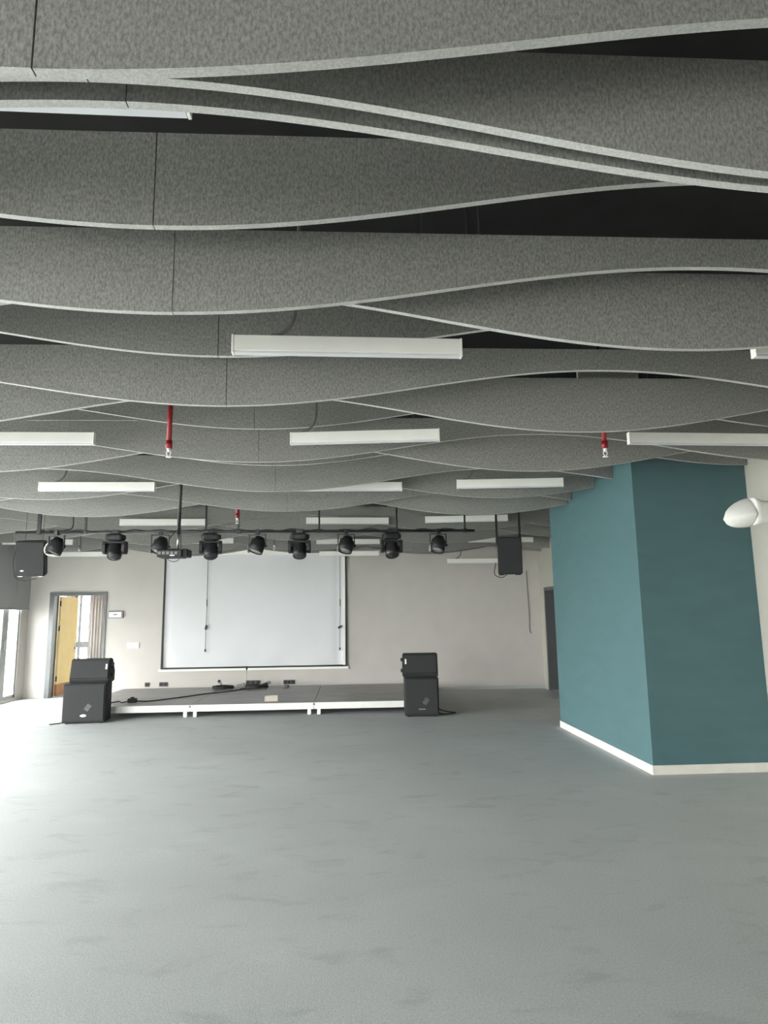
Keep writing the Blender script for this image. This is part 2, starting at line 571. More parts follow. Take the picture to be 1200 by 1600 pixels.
for y in (15.78, 16.17):
    obj('mullion', bx(NB(), -0.02, 0.02, y - 0.03, y + 0.03, 0.1, 2.2), 'alu', w)
for y in (15.81,):
    obj('pane', bx(NB(), -0.004, 0.004, y, y + 0.33, 0.1, 2.2), 'glass', w)
cu = NB()
rows_ = []
for i in range(41):
    x = -6.17 + 0.42 * i / 40
    y = 16.38 + 0.03 * math.sin(i * 0.95)
    rows_.append([cu.verts.new((x, y, 0.03)), cu.verts.new((x, y + 0.006, 0.03)), cu.verts.new((x, y + 0.006, 2.6)), cu.verts.new((x, y, 2.6))])
for i in range(40):
    for k in range(4):
        j = (k + 1) % 4
        cu.faces.new((rows_[i][k], rows_[i][j], rows_[i + 1][j], rows_[i + 1][k])).smooth = True
cu.faces.new(rows_[0][::-1])
cu.faces.new(rows_[-1])
ct = thing('curtain', 'pale pink curtain hanging in the corridor beyond the yellow door', 'curtain', (0, 0, 0))
obj('fabric', cu, 'curtain', ct)
obj('rail', cyl(NB(), (-6.6, 16.38, 2.62), (-5.6, 16.38, 2.62), 0.012, seg=10), 'steel', ct)
for x in (-6.5, -5.7):
    obj('bracket', bx(NB(), x - 0.01, x + 0.01, 16.38, 16.4995, 2.60, 2.64), 'steel', ct)
# paving outside
b = NB()
bx(b, -60, -6.88, -40, 60, -0.25, -0.21)
bx(b, -6.88, XL - 0.27, -40, YB - 0.01, -0.25, -0.21)
bx(b, -6.88, 60, 17.21, 60, -0.25, -0.21)
bx(b, XL - 0.27, 60, -40, YF - 0.31, -0.25, -0.21)
struct('ground', b, 'ground', 'pale paving outside the windows', 'ground')

# ------------------------------------------------------------------ wavy felt baffles
LAM = 4.8354
TYPES = {'A': (2.923, 0.123, -0.762), 'B': (2.908, 0.138, 1.668), 'C': (3.132, 0.126, -0.714), 'D': (2.909, 0.123, 1.67)}
TOP = {'A': 3.185, 'B': 3.165, 'C': 3.405, 'D': 3.165}
BAFFLES = [(1.426, 'A', 1), (1.711, 'B', 1), (1.793, 'D', 1), (2.389, 'C', 1), (2.697, 'A', 1), (2.967, 'B', 1), (3.678, 'C', 1), (3.961, 'A', 1),
           (4.426, 'B', 1), (5.182, 'C', 1.03), (5.464, 'A', 1.02), (5.698, 'B', 1.0), (6.475, 'C', 0.968), (6.787, 'A', 1), (7.04, 'B', 1.04),
           (7.76, 'C', 1), (8.10, 'A', 1), (8.26, 'B', 1), (9.05, 'C', 1), (9.97, 'B', 1), (10.15, 'A', 1), (10.7, 'C', 1), (11.25, 'A', 1),
           (11.55, 'B', 1), (12.05, 'C', 1), (12.9, 'A', 1), (13.05, 'B', 1), (13.5, 'A', 1), (13.62, 'B', 1)]
ORD = ['first', 'second', 'third', 'fourth', 'fifth', 'sixth', 'seventh', 'eighth', 'ninth', 'tenth', 'eleventh', 'twelfth', 'thirteenth', 'fourteenth',
       'fifteenth', 'sixteenth', 'seventeenth', 'eighteenth', 'nineteenth', 'twentieth', 'twenty-first', 'twenty-second', 'twenty-third', 'twenty-fourth',
       'twenty-fifth', 'twenty-sixth', 'twenty-seventh', 'twenty-eighth', 'twenty-ninth']
TH = 0.03


def baffle_panel(xa, xb, zb, ztop, dy):
    bm = NB()
    n = max(2, int((xb - xa) / 0.07))
    rows = []
    for i in range(n + 1):
        x = xa + (xb - xa) * i / n
        z = zb(x)
        rows.append([bm.verts.new((x, dy, z)), bm.verts.new((x, dy + TH, z)), bm.verts.new((x, dy + TH, ztop)), bm.verts.new((x, dy, ztop))])
    for i in range(n):
        for k in range(4):
            j = (k + 1) % 4
            fc = bm.faces.new((rows[i][k], rows[i][j], rows[i + 1][j], rows[i + 1][k]))
            fc.material_index = 1 if k == 0 else 0  # bottom faces take the paler of the two felt colours
    bm.faces.new(rows[0][::-1])
    bm.faces.new(rows[-1])
    return bm


for i, (y0, t, g) in enumerate(BAFFLES):
    Y = y0 * g
    z0, a, xc = TYPES[t]
    z0, a, xc, lam, top = 1.5 + (z0 - 1.5) * g, a * g, xc * g, LAM * g, 1.5 + (TOP[t] - 1.5) * g
    phase = 'dipping left of centre' if t in 'AC' else 'dipping right of centre'
    lab = '%s wavy grey felt baffle counting back from the camera, %s' % (ORD[i], phase)
    bf = thing('ceiling_baffle', lab, 'baffle', (0, Y, 0), group='wavy grey felt ceiling baffles')
    xe = TX - 0.004 if TY0 - 0.04 < Y < TY1 else XR - 0.004
    js = [XL + 0.004] + [(-0.745 * g) + k * lam for k in (-1, 0, 1)] + [xe]
    js = [v for v in js if XL < v < xe - 0.12 or v == xe]
    js = sorted(set(js))
    if t == 'D':
        js = [v + 0.09 if 0 < k < len(js) - 1 else v for k, v in enumerate(js)]
    for k in range(len(js) - 1):
        f = lambda x, z0=z0, a=a, xc=xc, lam=lam: z0 - a * math.cos(2 * PI * (x - xc) / lam)
        if js[k + 1] - js[k] < 0.1:
            continue
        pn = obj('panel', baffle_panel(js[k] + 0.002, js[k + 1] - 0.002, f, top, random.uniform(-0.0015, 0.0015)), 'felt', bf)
        pn.data.materials.append(M['felt_underside'])
    for xh in [-5.2, -2.6, 0.6] + [min(2.7, xe - 0.2)]:
        obj('hanger', cyl(NB(), (xh, TH / 2, top), (xh, TH / 2, ZC), 0.004, seg=6), 'black', bf)

# short felt offcuts bridging two baffles
for (lab, x0, x1, y, z0, z1) in (('short straight felt offcut hung behind the tenth baffle on the left', -2.67, -1.75, 5.45, 3.157, 3.42),
                                 ('short straight felt offcut above the ninth baffle on the right', 1.83, 2.32, 4.90, 3.2, 3.56)):
    o = thing('felt_offcut', lab, 'baffle', (0, y, 0))
    obj('panel', bx(NB(), x0, x1, 0, TH, z0, z1), 'felt', o)
    for x in (x0 + 0.06, x1 - 0.06):
        obj('hanger', cyl(NB(), (x, TH / 2, z1), (x, TH / 2, ZC), 0.003, seg=6), 'black', o)

# ------------------------------------------------------------------ pendant batten lights
LZ, LH, LW = 2.88, 0.098, 0.045


def batten(x0, y0, x1, y1, lab, z=LZ, conduit=None):
    """front bottom edge from (x0,y0) to (x1,y1)"""
    L = math.hypot(x1 - x0, y1 - y0)
    rz = math.atan2(y1 - y0, x1 - x0)
    c = thing('pendant_light', lab, 'light', ((x0 + x1) / 2, (y0 + y1) / 2, z), rz, 'white batten lights under the baffles')
    h = L / 2
    obj('housing', bx(NB(), -h + 0.006, h - 0.006, 0, LW, 0.012, LH, bevel=0.003), 'white', c)
    obj('diffuser', bx(NB(), -h + 0.008, h - 0.008, 0.003, LW - 0.003, 0.0, 0.012), 'diffuser', c)
    for s in (-1, 1):
        e = NB()
        bx(e, s * h - 0.006, s * h + 0.006, -0.002, LW + 0.002, -0.001, LH + 0.002, bevel=0.002)
        obj('end_cap', e, 'white', c)
        obj('suspension_wire', cyl(NB(), (s * (h - 0.2), LW / 2, LH), (s * (h - 0.2), LW / 2, ZC - z), 0.0011, seg=6), 'conduit', c)
    if conduit is not None:
        u, lean = conduit
        obj('power_conduit', tube(NB(), [(u - 0.10, LW / 2, LH), (u - 0.03, LW / 2, LH + 0.03), (u + 0.02, LW / 2, LH + 0.11), (u + 0.03, LW / 2, LH + 0.28),
                                         (u + 0.03 + lean, LW / 2, ZC - z)], 0.011, n=6), 'conduit', c)
    return c


batten(-1.68, 1.87, -0.50, 1.89, 'white batten light peeking below the nearest baffles at the upper left', z=3.095)
batten(-0.598, 3.319, 0.618, 3.346, 'largest white batten light hanging near the picture centre', conduit=(-0.31, 0.02))
batten(2.243, 3.312, 3.45, 3.312, 'white batten light whose end shows at the right edge')
batten(-0.454, 5.188, 0.732, 5.067, 'white batten light directly below the largest one', conduit=(-0.42, 0.02))
batten(2.333, 5.161, 3.55, 5.20, 'white batten light in front of the teal bay top')
batten(-3.22, 5.18, -2.012, 5.192, 'white batten light cut by the left edge, left of the red pipe')
batten(-3.306, 7.133, -2.098, 7.154, 'white batten light left of the projector pole', conduit=(-0.36, 0.01))
batten(-0.61, 7.17, 0.605, 7.18, 'white batten light half hidden by a baffle at the centre')
batten(1.212, 7.063, 2.363, 6.972, 'white batten light left of the teal bay', conduit=(-0.42, 0.01))
batten(-3.357, 9.838, -2.129, 9.88, 'white batten light crossed by the projector pole')
batten(-0.609, 9.788, 0.619, 9.842, 'white batten light just above the lighting bar at the centre')
batten(1.173, 9.763, 2.383, 9.611, 'white batten light above the right end of the lighting bar')
batten(-6.243, 12.249, -5.044, 12.336, 'far white batten light behind the left hanging loudspeaker')
batten(-3.33, 12.30, -2.126, 12.328, 'far white batten light behind the projector and moving head')
batten(-0.584, 12.547, 0.616, 12.633, 'far white batten light behind a stage lamp over the screen')
batten(2.329, 12.474, 3.583, 12.504, 'far white batten light behind the right hanging loudspeaker top')
batten(-5.80, 13.28, -4.60, 13.28, 'white batten light nearest the wall above the yellow door', z=2.745)
batten(-0.56, 13.28, 0.625, 13.28, 'white batten light nearest the wall over the screen corner', z=2.715)
batten(2.03, 13.28, 3.24, 13.28, 'lowest white batten light against the wall left of the hanging loudspeaker', z=2.54, conduit=(-0.35, 0.01))


# ------------------------------------------------------------------ sprinklers
def sprinkler(x, y, zt, lab, red=True):
    s = thing('sprinkler', lab, 'sprinkler', (x, y, zt), group='ceiling sprinklers')
    r = 0.019
    b = NB()
    cyl(b, (0, 0, 0.085), (0, 0, 3.30 - zt), r, seg=16)
    cyl(b, (0, 0, 0.07), (0, 0, 0.13), r + 0.006, seg=16)
    obj('pipe', b, 'red' if red else 'conduit', s)
    obj('riser', cyl(NB(), (0, 0, 3.30 - zt), (0, 0, ZC - zt), r * 0.9, seg=12), 'black', s)
    b = NB()
    cyl(b, (0, 0, 0.045), (0, 0, 0.07), 0.013, 0.016, seg=12)
    tube(b, [(-0.011, 0, 0.046), (-0.016, 0, 0.03), (-0.004, 0, 0.008)], 0.0035, seg=6)
    tube(b, [(0.011, 0, 0.046), (0.016, 0, 0.03), (0.004, 0, 0.008)], 0.0035, seg=6)
    cyl(b, (0, 0, 0.0), (0, 0, 0.006), 0.021, seg=16)
    obj('sprinkler_head', b, 'chrome', s)


sprinkler(-1.365, 5.0, 2.725, 'long red sprinkler pipe with white head on the left')
sprinkler(2.05, 5.0, 2.725, 'short red sprinkler pipe with white head near the teal bay')
sprinkler(-1.41, 8.45, 2.70, 'small red sprinkler pipe above the lighting bar')
sprinkler(-4.68, 11.75, 2.66, 'distant grey sprinkler pipe above the yellow door', False)
sprinkler(-1.30, 11.75, 2.70, 'distant grey sprinkler pipe above the screen middle', False)

# ------------------------------------------------------------------ lighting bar, moving heads, par lamps
BY = 9.4
zb = lambda x: 2.728 + (x + 4.62) * (-0.016 / 6.45)
bar = thing('lighting_bar', 'long black lighting bar hung across the hall', 'bar', (0, BY, 0))
obj('pipe', cyl(NB(), (-4.62, 0, zb(-4.62)), (1.84, 0, zb(1.84)), 0.020, seg=12), 'blacksat', bar)
for x, hw in ((-4.31, 0.024), (-3.673, 0.012), (-2.005, 0.012), (-1.547, 0.012), (-0.402, 0.012), (0.711, 0.012), (1.70, 0.012)):
    b = NB()
    bx(b, x - hw, x + hw, -0.012, 0.012, zb(x) + 0.015, ZC)
    obj('hanger', b, 'blacksat', bar)
    obj('clamp', bx(NB(), x - 0.03, x + 0.03, -0.028, 0.028, zb(x) - 0.026, zb(x) + 0.03, bevel=0.006), 'blacksat', bar)
pts = []
for k in range(60):
    x = -4.2 + k * 0.1
    pts.append((x, -0.024, zb(x) + 0.012 + 0.012 * math.sin(k * 1.7) + 0.008 * math.sin(k * 0.6)))
obj('cable', tube(NB(), pts, 0.009, seg=6, n=3), 'cable', bar)
obj('cable', tube(NB(), [(-4.05, 0, 2.74), (-3.95, 0.0, 2.755), (-3.86, 0.02, 2.81), (-3.88, 0.05, 3.1), (-3.9, 0.05, ZC)], 0.008, seg=6), 'cable', bar)


def moving_head():
    r = thing('moving_head_lamp', '', 'stage lamp')
    b = NB()                                               # base hangs from the bar; origin = bar centre
    bx(b, -0.118, 0.118, -0.105, 0.105, -0.125, -0.030, bevel=0.034)
    for s in (-1, 1):
        lathe(b, [(0.03, 0.0), (0.036, 0.012), (0.03, 0.028)], (s * 0.108, 0, -0.078), (s, 0, 0), 16)
    ba = obj('base', b, 'black', r)
    obj('display', bx(NB(), -0.045, 0.045, -0.109, -0.104, -0.10, -0.06, bevel=0.002), 'lens', ba)
    obj('clamp', bx(NB(), -0.05, 0.05, -0.03, 0.03, -0.03, 0.03, bevel=0.008), 'blacksat', r)
    b = NB()
    lathe(b, [(0.07, -0.125), (0.07, -0.14)], (0, 0, 0), (0, 0, 1), 24)
    for s in (-1, 1):
        prism(b, [(-0.065, -0.135), (0.065, -0.135), (0.085, -0.19), (0.08, -0.28), (0.045, -0.312), (-0.045, -0.312), (-0.08, -0.28), (-0.085, -0.19)], 'x', s * 0.132 - 0.02, s * 0.132 + 0.02)
    bx(b, -0.132, 0.132, -0.065, 0.065, -0.165, -0.138, bevel=0.01)
    obj('yoke', b, 'black', r)
    # head: bulb pointing down towards the hall
    ax = Vector((0.06, -0.42, -0.90)).normalized()
    b = NB()
    lathe(b, [(0.035, -0.12), (0.070, -0.112), (0.094, -0.07), (0.102, 0.0), (0.100, 0.06), (0.096, 0.11), (0.088, 0.118), (0.082, 0.11)], (0, 0, -0.258), ax, 28)
    for s in (-1, 1):
        cyl(b, (s * 0.09, 0, -0.258), (s * 0.114, 0, -0.258), 0.04, seg=16)
    hd = obj('head', b, 'blacksat', r)
    obj('lens', lathe(NB(), [(0.081, 0.10), (0.076, 0.114), (0.05, 0.124), (0.0, 0.129)], (0, 0, -0.258), ax, 24), 'lens', hd)
    return r


mh = moving_head()
spots = [(-3.255, 'leftmost of the four black moving head lamps on the bar'), (-1.93, 'black moving head lamp right of the projector'),
         (-0.682, 'black moving head lamp over the middle of the screen'), (0.63, 'black moving head lamp right of the screen')]
for k, (x, lab) in enumerate(spots):
    if k == 0:
        mh.location = (x, BY, zb(x))
        mh['label'] = lab
        mh['group'] = 'moving head stage lamps'
    else:
        copy_tree(mh, (x, BY, zb(x)), [0, 0.1, -0.08, 0.05][k], lab, 'moving head stage lamps')


def par_lamp():
    r = thing('par_lamp', '', 'stage lamp')
    b = NB()
    for s in (-1, 1):
        bx(b, s * 0.118 - 0.006, s * 0.118 + 0.006, -0.012, 0.012, -0.23, -0.055)
    bx(b, -0.124, 0.124, -0.012, 0.012, -0.055, -0.043)
    obj('yoke', b, 'blacksat', r)
    b = NB()
    bx(b, -0.028, 0.028, -0.03, 0.03, -0.045, 0.028, bevel=0.006)
    obj('clamp', b, 'blacksat', r)
    ax = Vector((-0.28, -0.25, -0.92)).normalized()
    b = NB()
    lathe(b, [(0.03, -0.13), (0.062, -0.125), (0.085, -0.075), (0.104, -0.06), (0.106, 0.02), (0.106, 0.10), (0.098, 0.10), (0.095, 0.075)], (0, 0, -0.20), ax, 28)
    for s in (-1, 1):
        cyl(b, (s * 0.09, 0, -0.21), (s * 0.135, 0, -0.21), 0.016, seg=10)
    cn = obj('can', b, 'black', r)
    obj('lens', lathe(NB(), [(0.095, 0.070), (0.09, 0.085), (0.05, 0.092), (0.0, 0.094)], (0, 0, -0.20), ax, 24), 'gelfront', cn)
    obj('colour_frame', bx(NB(), -0.13, -0.118, -0.05, 0.05, -0.30, -0.20, bevel=0.003), 'gelfront', cn)
    return r


pl = par_lamp()
spots = [(-4.063, 'par can stage lamp beside the left hanging loudspeaker'), (-2.634, 'par can stage lamp just left of the projector'),
         (-1.278, 'par can stage lamp over the left half of the screen'), (-0.019, 'par can stage lamp over the right corner of the screen'),
         (1.305, 'par can stage lamp nearest the right end of the bar')]
for k, (x, lab) in enumerate(spots):
    rz = [-0.2, 0.1, -0.1, 0.15, 0.1][k]
    if k == 0:
        pl.location = (x, BY, zb(x))
        pl.rotation_euler = (0, 0, rz)
        pl['label'] = lab
        pl['group'] = 'par can stage lamps'
    else:
        copy_tree(pl, (x, BY, zb(x)), rz, lab, 'par can stage lamps')


# ------------------------------------------------------------------ hanging loudspeakers
def hanging_speaker(name, lab, x, y, z, rz, tilt, w, h, d, badge):
    s = thing(name, lab, 'loudspeaker', (x, y, z), rz, 'loudspeakers hung from the ceiling')
    R = Matrix.Rotation(tilt, 4, 'X')
    b = NB()
    prism(b, [(-w / 2, 0), (w / 2, 0), (w / 2 * 0.72, d), (-w / 2 * 0.72, d)], 'z', -h / 2, h / 2)
    bmesh.ops.bevel(b, geom=list(b.edges), offset=0.012, segments=2, affect='EDGES')
    bmesh.ops.transform(b, matrix=R, verts=b.verts)
    cab = obj('cabinet', b, 'cab', s)
    b = NB()
    bx(b, -w / 2 + 0.012, w / 2 - 0.012, -0.010, 0.004, -h / 2 + 0.015, h / 2 - 0.015, bevel=0.004)
    bmesh.ops.transform(b, matrix=R, verts=b.verts)
    g = obj('grille', b, 'grille', s)
    if badge:
        b = NB()
        bx(b, badge[0] - 0.022, badge[0] + 0.022, -0.014, -0.009, badge[1] - 0.010, badge[1] + 0.010, bevel=0.002)
        bmesh.ops.transform(b, matrix=R, verts=b.verts)
        obj('badge', b, 'badge', g)
    b = NB()
    for sx in (-1, 1):
        bx(b, sx * w * 0.34 - 0.03, sx * w * 0.34 + 0.03, 0.02, d * 0.6, -h / 2 - 0.012, -h / 2 - 0.0005, bevel=0.003)
    bmesh.ops.transform(b, matrix=R, verts=b.verts)
    obj('base_foot', b, 'steel' if badge else 'black', cab)
    for sx in (-1, 1):
        if badge:
            obj('hanging_wire', cyl(NB(), (sx * w * 0.3, d * 0.4, h / 2 - 0.02), (sx * w * 0.3, d * 0.4, ZC - z), 0.003, seg=6), 'blacksat', s)
            continue
        obj('bracket', bx(NB(), sx * w * 0.47 - 0.016, sx * w * 0.47 + 0.016, d * 0.3, d * 0.3 + 0.02, h / 2 - 0.10, ZC - z), 'blacksat', s)
    return s


hl = hanging_speaker('loudspeaker', 'black loudspeaker hung at the far left by the grey blind', -4.43, 9.45, 2.365, 0.12, 0.16, 0.385, 0.49, 0.30, (-0.10, -0.17))
hr = hanging_speaker('loudspeaker', 'black loudspeaker hung at the right of the stage wall', 2.345, 9.40, 2.345, -0.10, 0.05, 0.355, 0.54, 0.30, None)
obj('cable', tube(NB(), [(-0.17, 0.3, -0.08), (-0.20, 0.25, -0.25), (-0.12, 0.1, -0.31), (-0.05, 0.02, -0.27)], 0.006, seg=6), 'cable', hr)
obj('cable', tube(NB(), [(-0.26, 0.28, 0.22), (-0.28, 0.2, 0.0), (-0.23, 0.15, -0.24), (-0.10, 0.12, -0.30), (0.06, 0.12, -0.27)], 0.005, seg=6), 'cable', hl)
obj('white_cable', tube(NB(), [(0.30, 0.0, 0.30), (0.22, -0.06, 0.18), (0.205, -0.06, 0.10), (0.25, -0.06, 0.05), (0.34, -0.05, 0.04)], 0.012, seg=8), 'ivory', hl)

# ------------------------------------------------------------------ ceiling projector
pj = thing('projector', 'black projector hung on a long ceiling pole', 'projector', (-1.94, 7.5, 2.18))
b = NB()
bx(b, -0.165, 0.11, -0.12, 0.12, 0.0, 0.085, bevel=0.012)
bx(b, 0.10, 0.165, -0.09, 0.12, 0.008, 0.095, bevel=0.012)
body = obj('body', b, 'black', pj)
b = NB()
for k in range(5):
    bx(b, -0.15 + k * 0.045, -0.12 + k * 0.045, -0.124, -0.119, 0.03, 0.062)
obj('port_panel', b, 'conduit', body)
obj('label_sticker', bx(NB(), -0.02, 0.03, -0.124, -0.119, 0.012, 0.024), 'badge', body)
obj('lens', lathe(NB(), [(0.04, 0), (0.04, 0.03), (0.03, 0.034), (0.0, 0.03)], (0.06, 0.12, 0.045), (0, 1, 0), 20), 'lens', body)
obj('mount_plate', bx(NB(), -0.07, 0.07, -0.06, 0.06, 0.085, 0.10, bevel=0.003), 'black', pj)
obj('inner_pole', cyl(NB(), (0.034, 0, 0.10), (0.036, 0, 0.29), 0.014, seg=14), 'steel', pj)
obj('pole', cyl(NB(), (0.036, 0, 0.27), (0.052, 0, ZC - 2.18), 0.021, seg=16), 'blacksat', pj)
obj('cable', tube(NB(), [(0.05, -0.02, 0.33), (-0.01, -0.03, 0.27), (-0.055, -0.04, 0.2), (-0.06, -0.04, 0.09)], 0.006, seg=6), 'cable', pj)
obj('cable', tube(NB(), [(-0.06, -0.115, 0.01), (-0.03, -0.11, -0.035), (0.02, -0.11, -0.05), (0.07, -0.11, -0.035), (0.09, -0.115, 0.01)], 0.004, seg=6), 'cable', pj)
obj('cable', tube(NB(), [(0.075, -0.02, 0.10), (0.07, -0.025, 0.2), (0.068, -0.03, 0.33)], 0.005, seg=6), 'cable', pj)

# ------------------------------------------------------------------ projection screen
SX0, SX1, SZ0, SZ1 = -3.735, -0.035, 0.515, 2.80
sc_ = thing('projection_screen', 'large white projection screen with thin black edge on the stage wall', 'screen', ((SX0 + SX1) / 2, YB, SZ0))
b = NB()
W = SX1 - SX0
Hs = SZ1 - SZ0
nx, nz_ = 90, 56
g = []
for j in range(nz_ + 1):
    row = []
    for i in range(nx + 1):
        x, z = -W / 2 + 0.03 + (W - 0.10) * i / nx, 0.03 + (Hs - 0.03) * j / nz_
        fade = math.exp(-z / 0.45)
        y = -0.045 - 0.010 * fade * (math.sin((x * 2.2 - z * 1.4) * 3.1) + 0.6 * math.sin((x * 1.3 + z * 2.0) * 4.3 + 1))
        y -= 0.006 * math.sin(x * 1.8 + 0.5)
        y += 0.014 * math.exp(-((x - (W / 2 - 0.16)) / 0.08) ** 2) + 0.01 * math.exp(-((x + W / 2 - 0.10) / 0.05) ** 2)
        row.append(b.verts.new((x, y, z)))
    g.append(row)
for j in range(nz_):
    for i in range(nx):
        f = b.faces.new((g[j][i], g[j][i + 1], g[j + 1][i + 1], g[j + 1][i]))
        f.smooth = True
fab = obj('fabric', b, 'screen', sc_)
obj('backing', bx(NB(), -W / 2 + 0.01, W / 2 - 0.01, -0.010, -0.004, 0.0, Hs), 'black', sc_)
b = NB()
bx(b, -W / 2, -W / 2 + 0.032, -0.062, -0.004, 0.0, Hs)
obj('border_or_shadow', b, 'black', sc_)
obj('border_or_shadow', bx(NB(), -W / 2 + 0.032, W / 2 - 0.04, -0.066, -0.004, 0.0, 0.032), 'black', sc_)
obj('border_or_shadow', bx(NB(), W / 2 - 0.018, W / 2 + 0.004, -0.062, -0.004, 0.0, Hs), 'black', sc_)  # black strip standing in for the shadow line along the right side
obj('white_edge', bx(NB(), W / 2 - 0.072, W / 2 - 0.0185, -0.068, -0.004, 0.03, Hs), 'white', sc_)
obj('bottom_bar', bx(NB(), -W / 2 - 0.04, W / 2 + 0.04, -0.06, -0.002, -0.045, -0.001), 'white', sc_)
obj('top_case', bx(NB(), -W / 2 - 0.04, W / 2 + 0.04, -0.10, -0.002, Hs, Hs + 0.12, bevel=0.01), 'white', sc_)


def hanging_cord(x, ztop, zc, zend, lab, clip_tilt):
    c = thing('hanging_cord', lab, 'cord', (x, YB - 0.108, 0), group='thin cords hanging before the screen')
    obj('cord', tube(NB(), [(0, 0, ztop), (0.004, 0, zc + 0.4), (-0.004, 0, zc), (-0.006, 0, zend)], 0.006, seg=6), 'cable', c)
    b = NB()
    bx(b, -0.022, 0.022, -0.012, 0.012, -0.045, 0.045, Matrix.Translation((0, 0, zc)) @ Matrix.Rotation(clip_tilt, 4, 'Y'), bevel=0.004)
    obj('clip', b, 'black', c)
    obj('sleeve', cyl(NB(), (0.003, 0, zc + 0.42), (0.003, 0, zc + 0.56), 0.010, seg=8), 'cable', c)
    obj('tip', cyl(NB(), (-0.006, 0, zend - 0.02), (-0.006, 0, zend + 0.03), 0.014, seg=10), 'black', c)


hanging_cord(-2.85, 2.86, 1.33, 0.87, 'thin dark cord hanging over the left of the screen', 0.2)
hanging_cord(-0.16, 2.86, 1.30, 0.86, 'thin dark cord hanging at the right edge of the screen', 1.1)
tag(obj('dangling_wire', tube(NB(), [(3.759, YB - 0.01, 2.41), (3.765, YB - 0.012, 2.0), (3.775, YB - 0.015, 1.5), (3.768, YB - 0.015, 1.2), (3.80, YB - 0.015, 1.115)], 0.007, seg=6), 'conduit'),
    'thin grey cord hanging on the wall right of the loudspeaker', 'cord')

# ------------------------------------------------------------------ small wall fittings
e = thing('exit_sign', 'small white framed sign box beside the yellow door', 'sign', (-4.672, YB, 1.61))
obj('frame', bx(NB(), -0.145, 0.145, -0.035, -0.001, -0.072, 0.075, bevel=0.004), 'frame', e)
obj('face', bx(NB(), -0.132, 0.112, -0.039, -0.0355, -0.056, 0.052), 'badge', e)
obj('marking', bx(NB(), -0.045, 0.035, -0.041, -0.0395, -0.012, 0.014), 'gelfront', e)
s = thing('light_switch', 'narrow white switch plate left of the pair beside the screen', 'switch', (-4.392, YB, 0.995))
obj('plate', bx(NB(), -0.036, 0.036, -0.012, -0.001, -0.058, 0.058, bevel=0.003), 'ivory', s)
obj('rocker', bx(NB(), -0.018, 0.018, -0.018, -0.0125, -0.03, 0.03, bevel=0.002), 'ivory', s)
s = thing('light_switch', 'wide white switch plate right of the pair beside the screen', 'switch', (-4.268, YB, 0.995))
obj('plate', bx(NB(), -0.082, 0.082, -0.012, -0.001, -0.058, 0.058, bevel=0.003), 'ivory', s)
for x in (-0.042, 0.042):
    obj('rocker', bx(NB(), x - 0.026, x + 0.026, -0.018, -0.0125, -0.034, 0.034, bevel=0.002), 'ivory', s)
for (x0, x1, z, n, lab) in ((-4.046, -3.955, 0.222, 1, 'single grey wall socket left of the screen'), (-3.764, -3.597, 0.222, 2, 'double grey wall socket under the screen corner'),
                            (-2.056, -1.762, 0.225, 3, 'wide grey wall socket row behind the mic stand'), (-1.303, -1.071, 0.220, 3, 'triple grey wall socket right of the cables')):
    s = thing('wall_socket', lab, 'socket', ((x0 + x1) / 2, YB, z), group='grey sockets low on the stage wall')
    w = x1 - x0
    obj('plate', bx(NB(), -w / 2, w / 2, -0.012, -0.001, -0.042, 0.042, bevel=0.003), 'outlet', s)
    for k in range(n):
        x = -w / 2 + w * (k + 0.5) / n
        obj('outlet', bx(NB(), x - 0.03, x + 0.03, -0.016, -0.0125, -0.028, 0.028, bevel=0.002), 'black', s)

# grey roller blinds on the left
def roller_blind(lab, y0, y1, zbot):
    rb = thing('roller_blind', lab, 'blind', (XL + 0.045, 0, 0), group='grey roller blinds on the window wall')
    obj('fabric', bx(NB(), 0.0, 0.004, y0, y1, zbot + 0.025, 3.2), 'blind', rb)
    obj('bottom_bar', bx(NB(), -0.008, 0.012, y0, y1, zbot, zbot + 0.025, bevel=0.004), 'blind', rb)
    obj('roller', cyl(NB(), (0.0, y0, 3.22), (0.0, y1, 3.22), 0.035, seg=16), 'alu', rb)
    for y in (y0 - 0.01, y1 + 0.01):
        obj('bracket', bx(NB(), -0.044, 0.04, y - 0.01, y + 0.01, 3.17, 3.27), 'alu', rb)
    obj('pull_chain', tube(NB(), [(0.03, y1 - 0.6, 3.2), (0.03, y1 - 0.6, 2.6), (0.03, y1 - 0.59, 2.2), (0.03, y1 - 0.55, zbot + 0.3)], 0.004, seg=6), 'alu', rb)


roller_blind('grey roller blind half lowered over the far left window', 11.8, 13.66, 1.72)
roller_blind('added unseen grey roller blind dimming the next window towards the camera', 8.2, 11.0, 1.3)  # out-of-view blind added to cut daylight near the stage wall

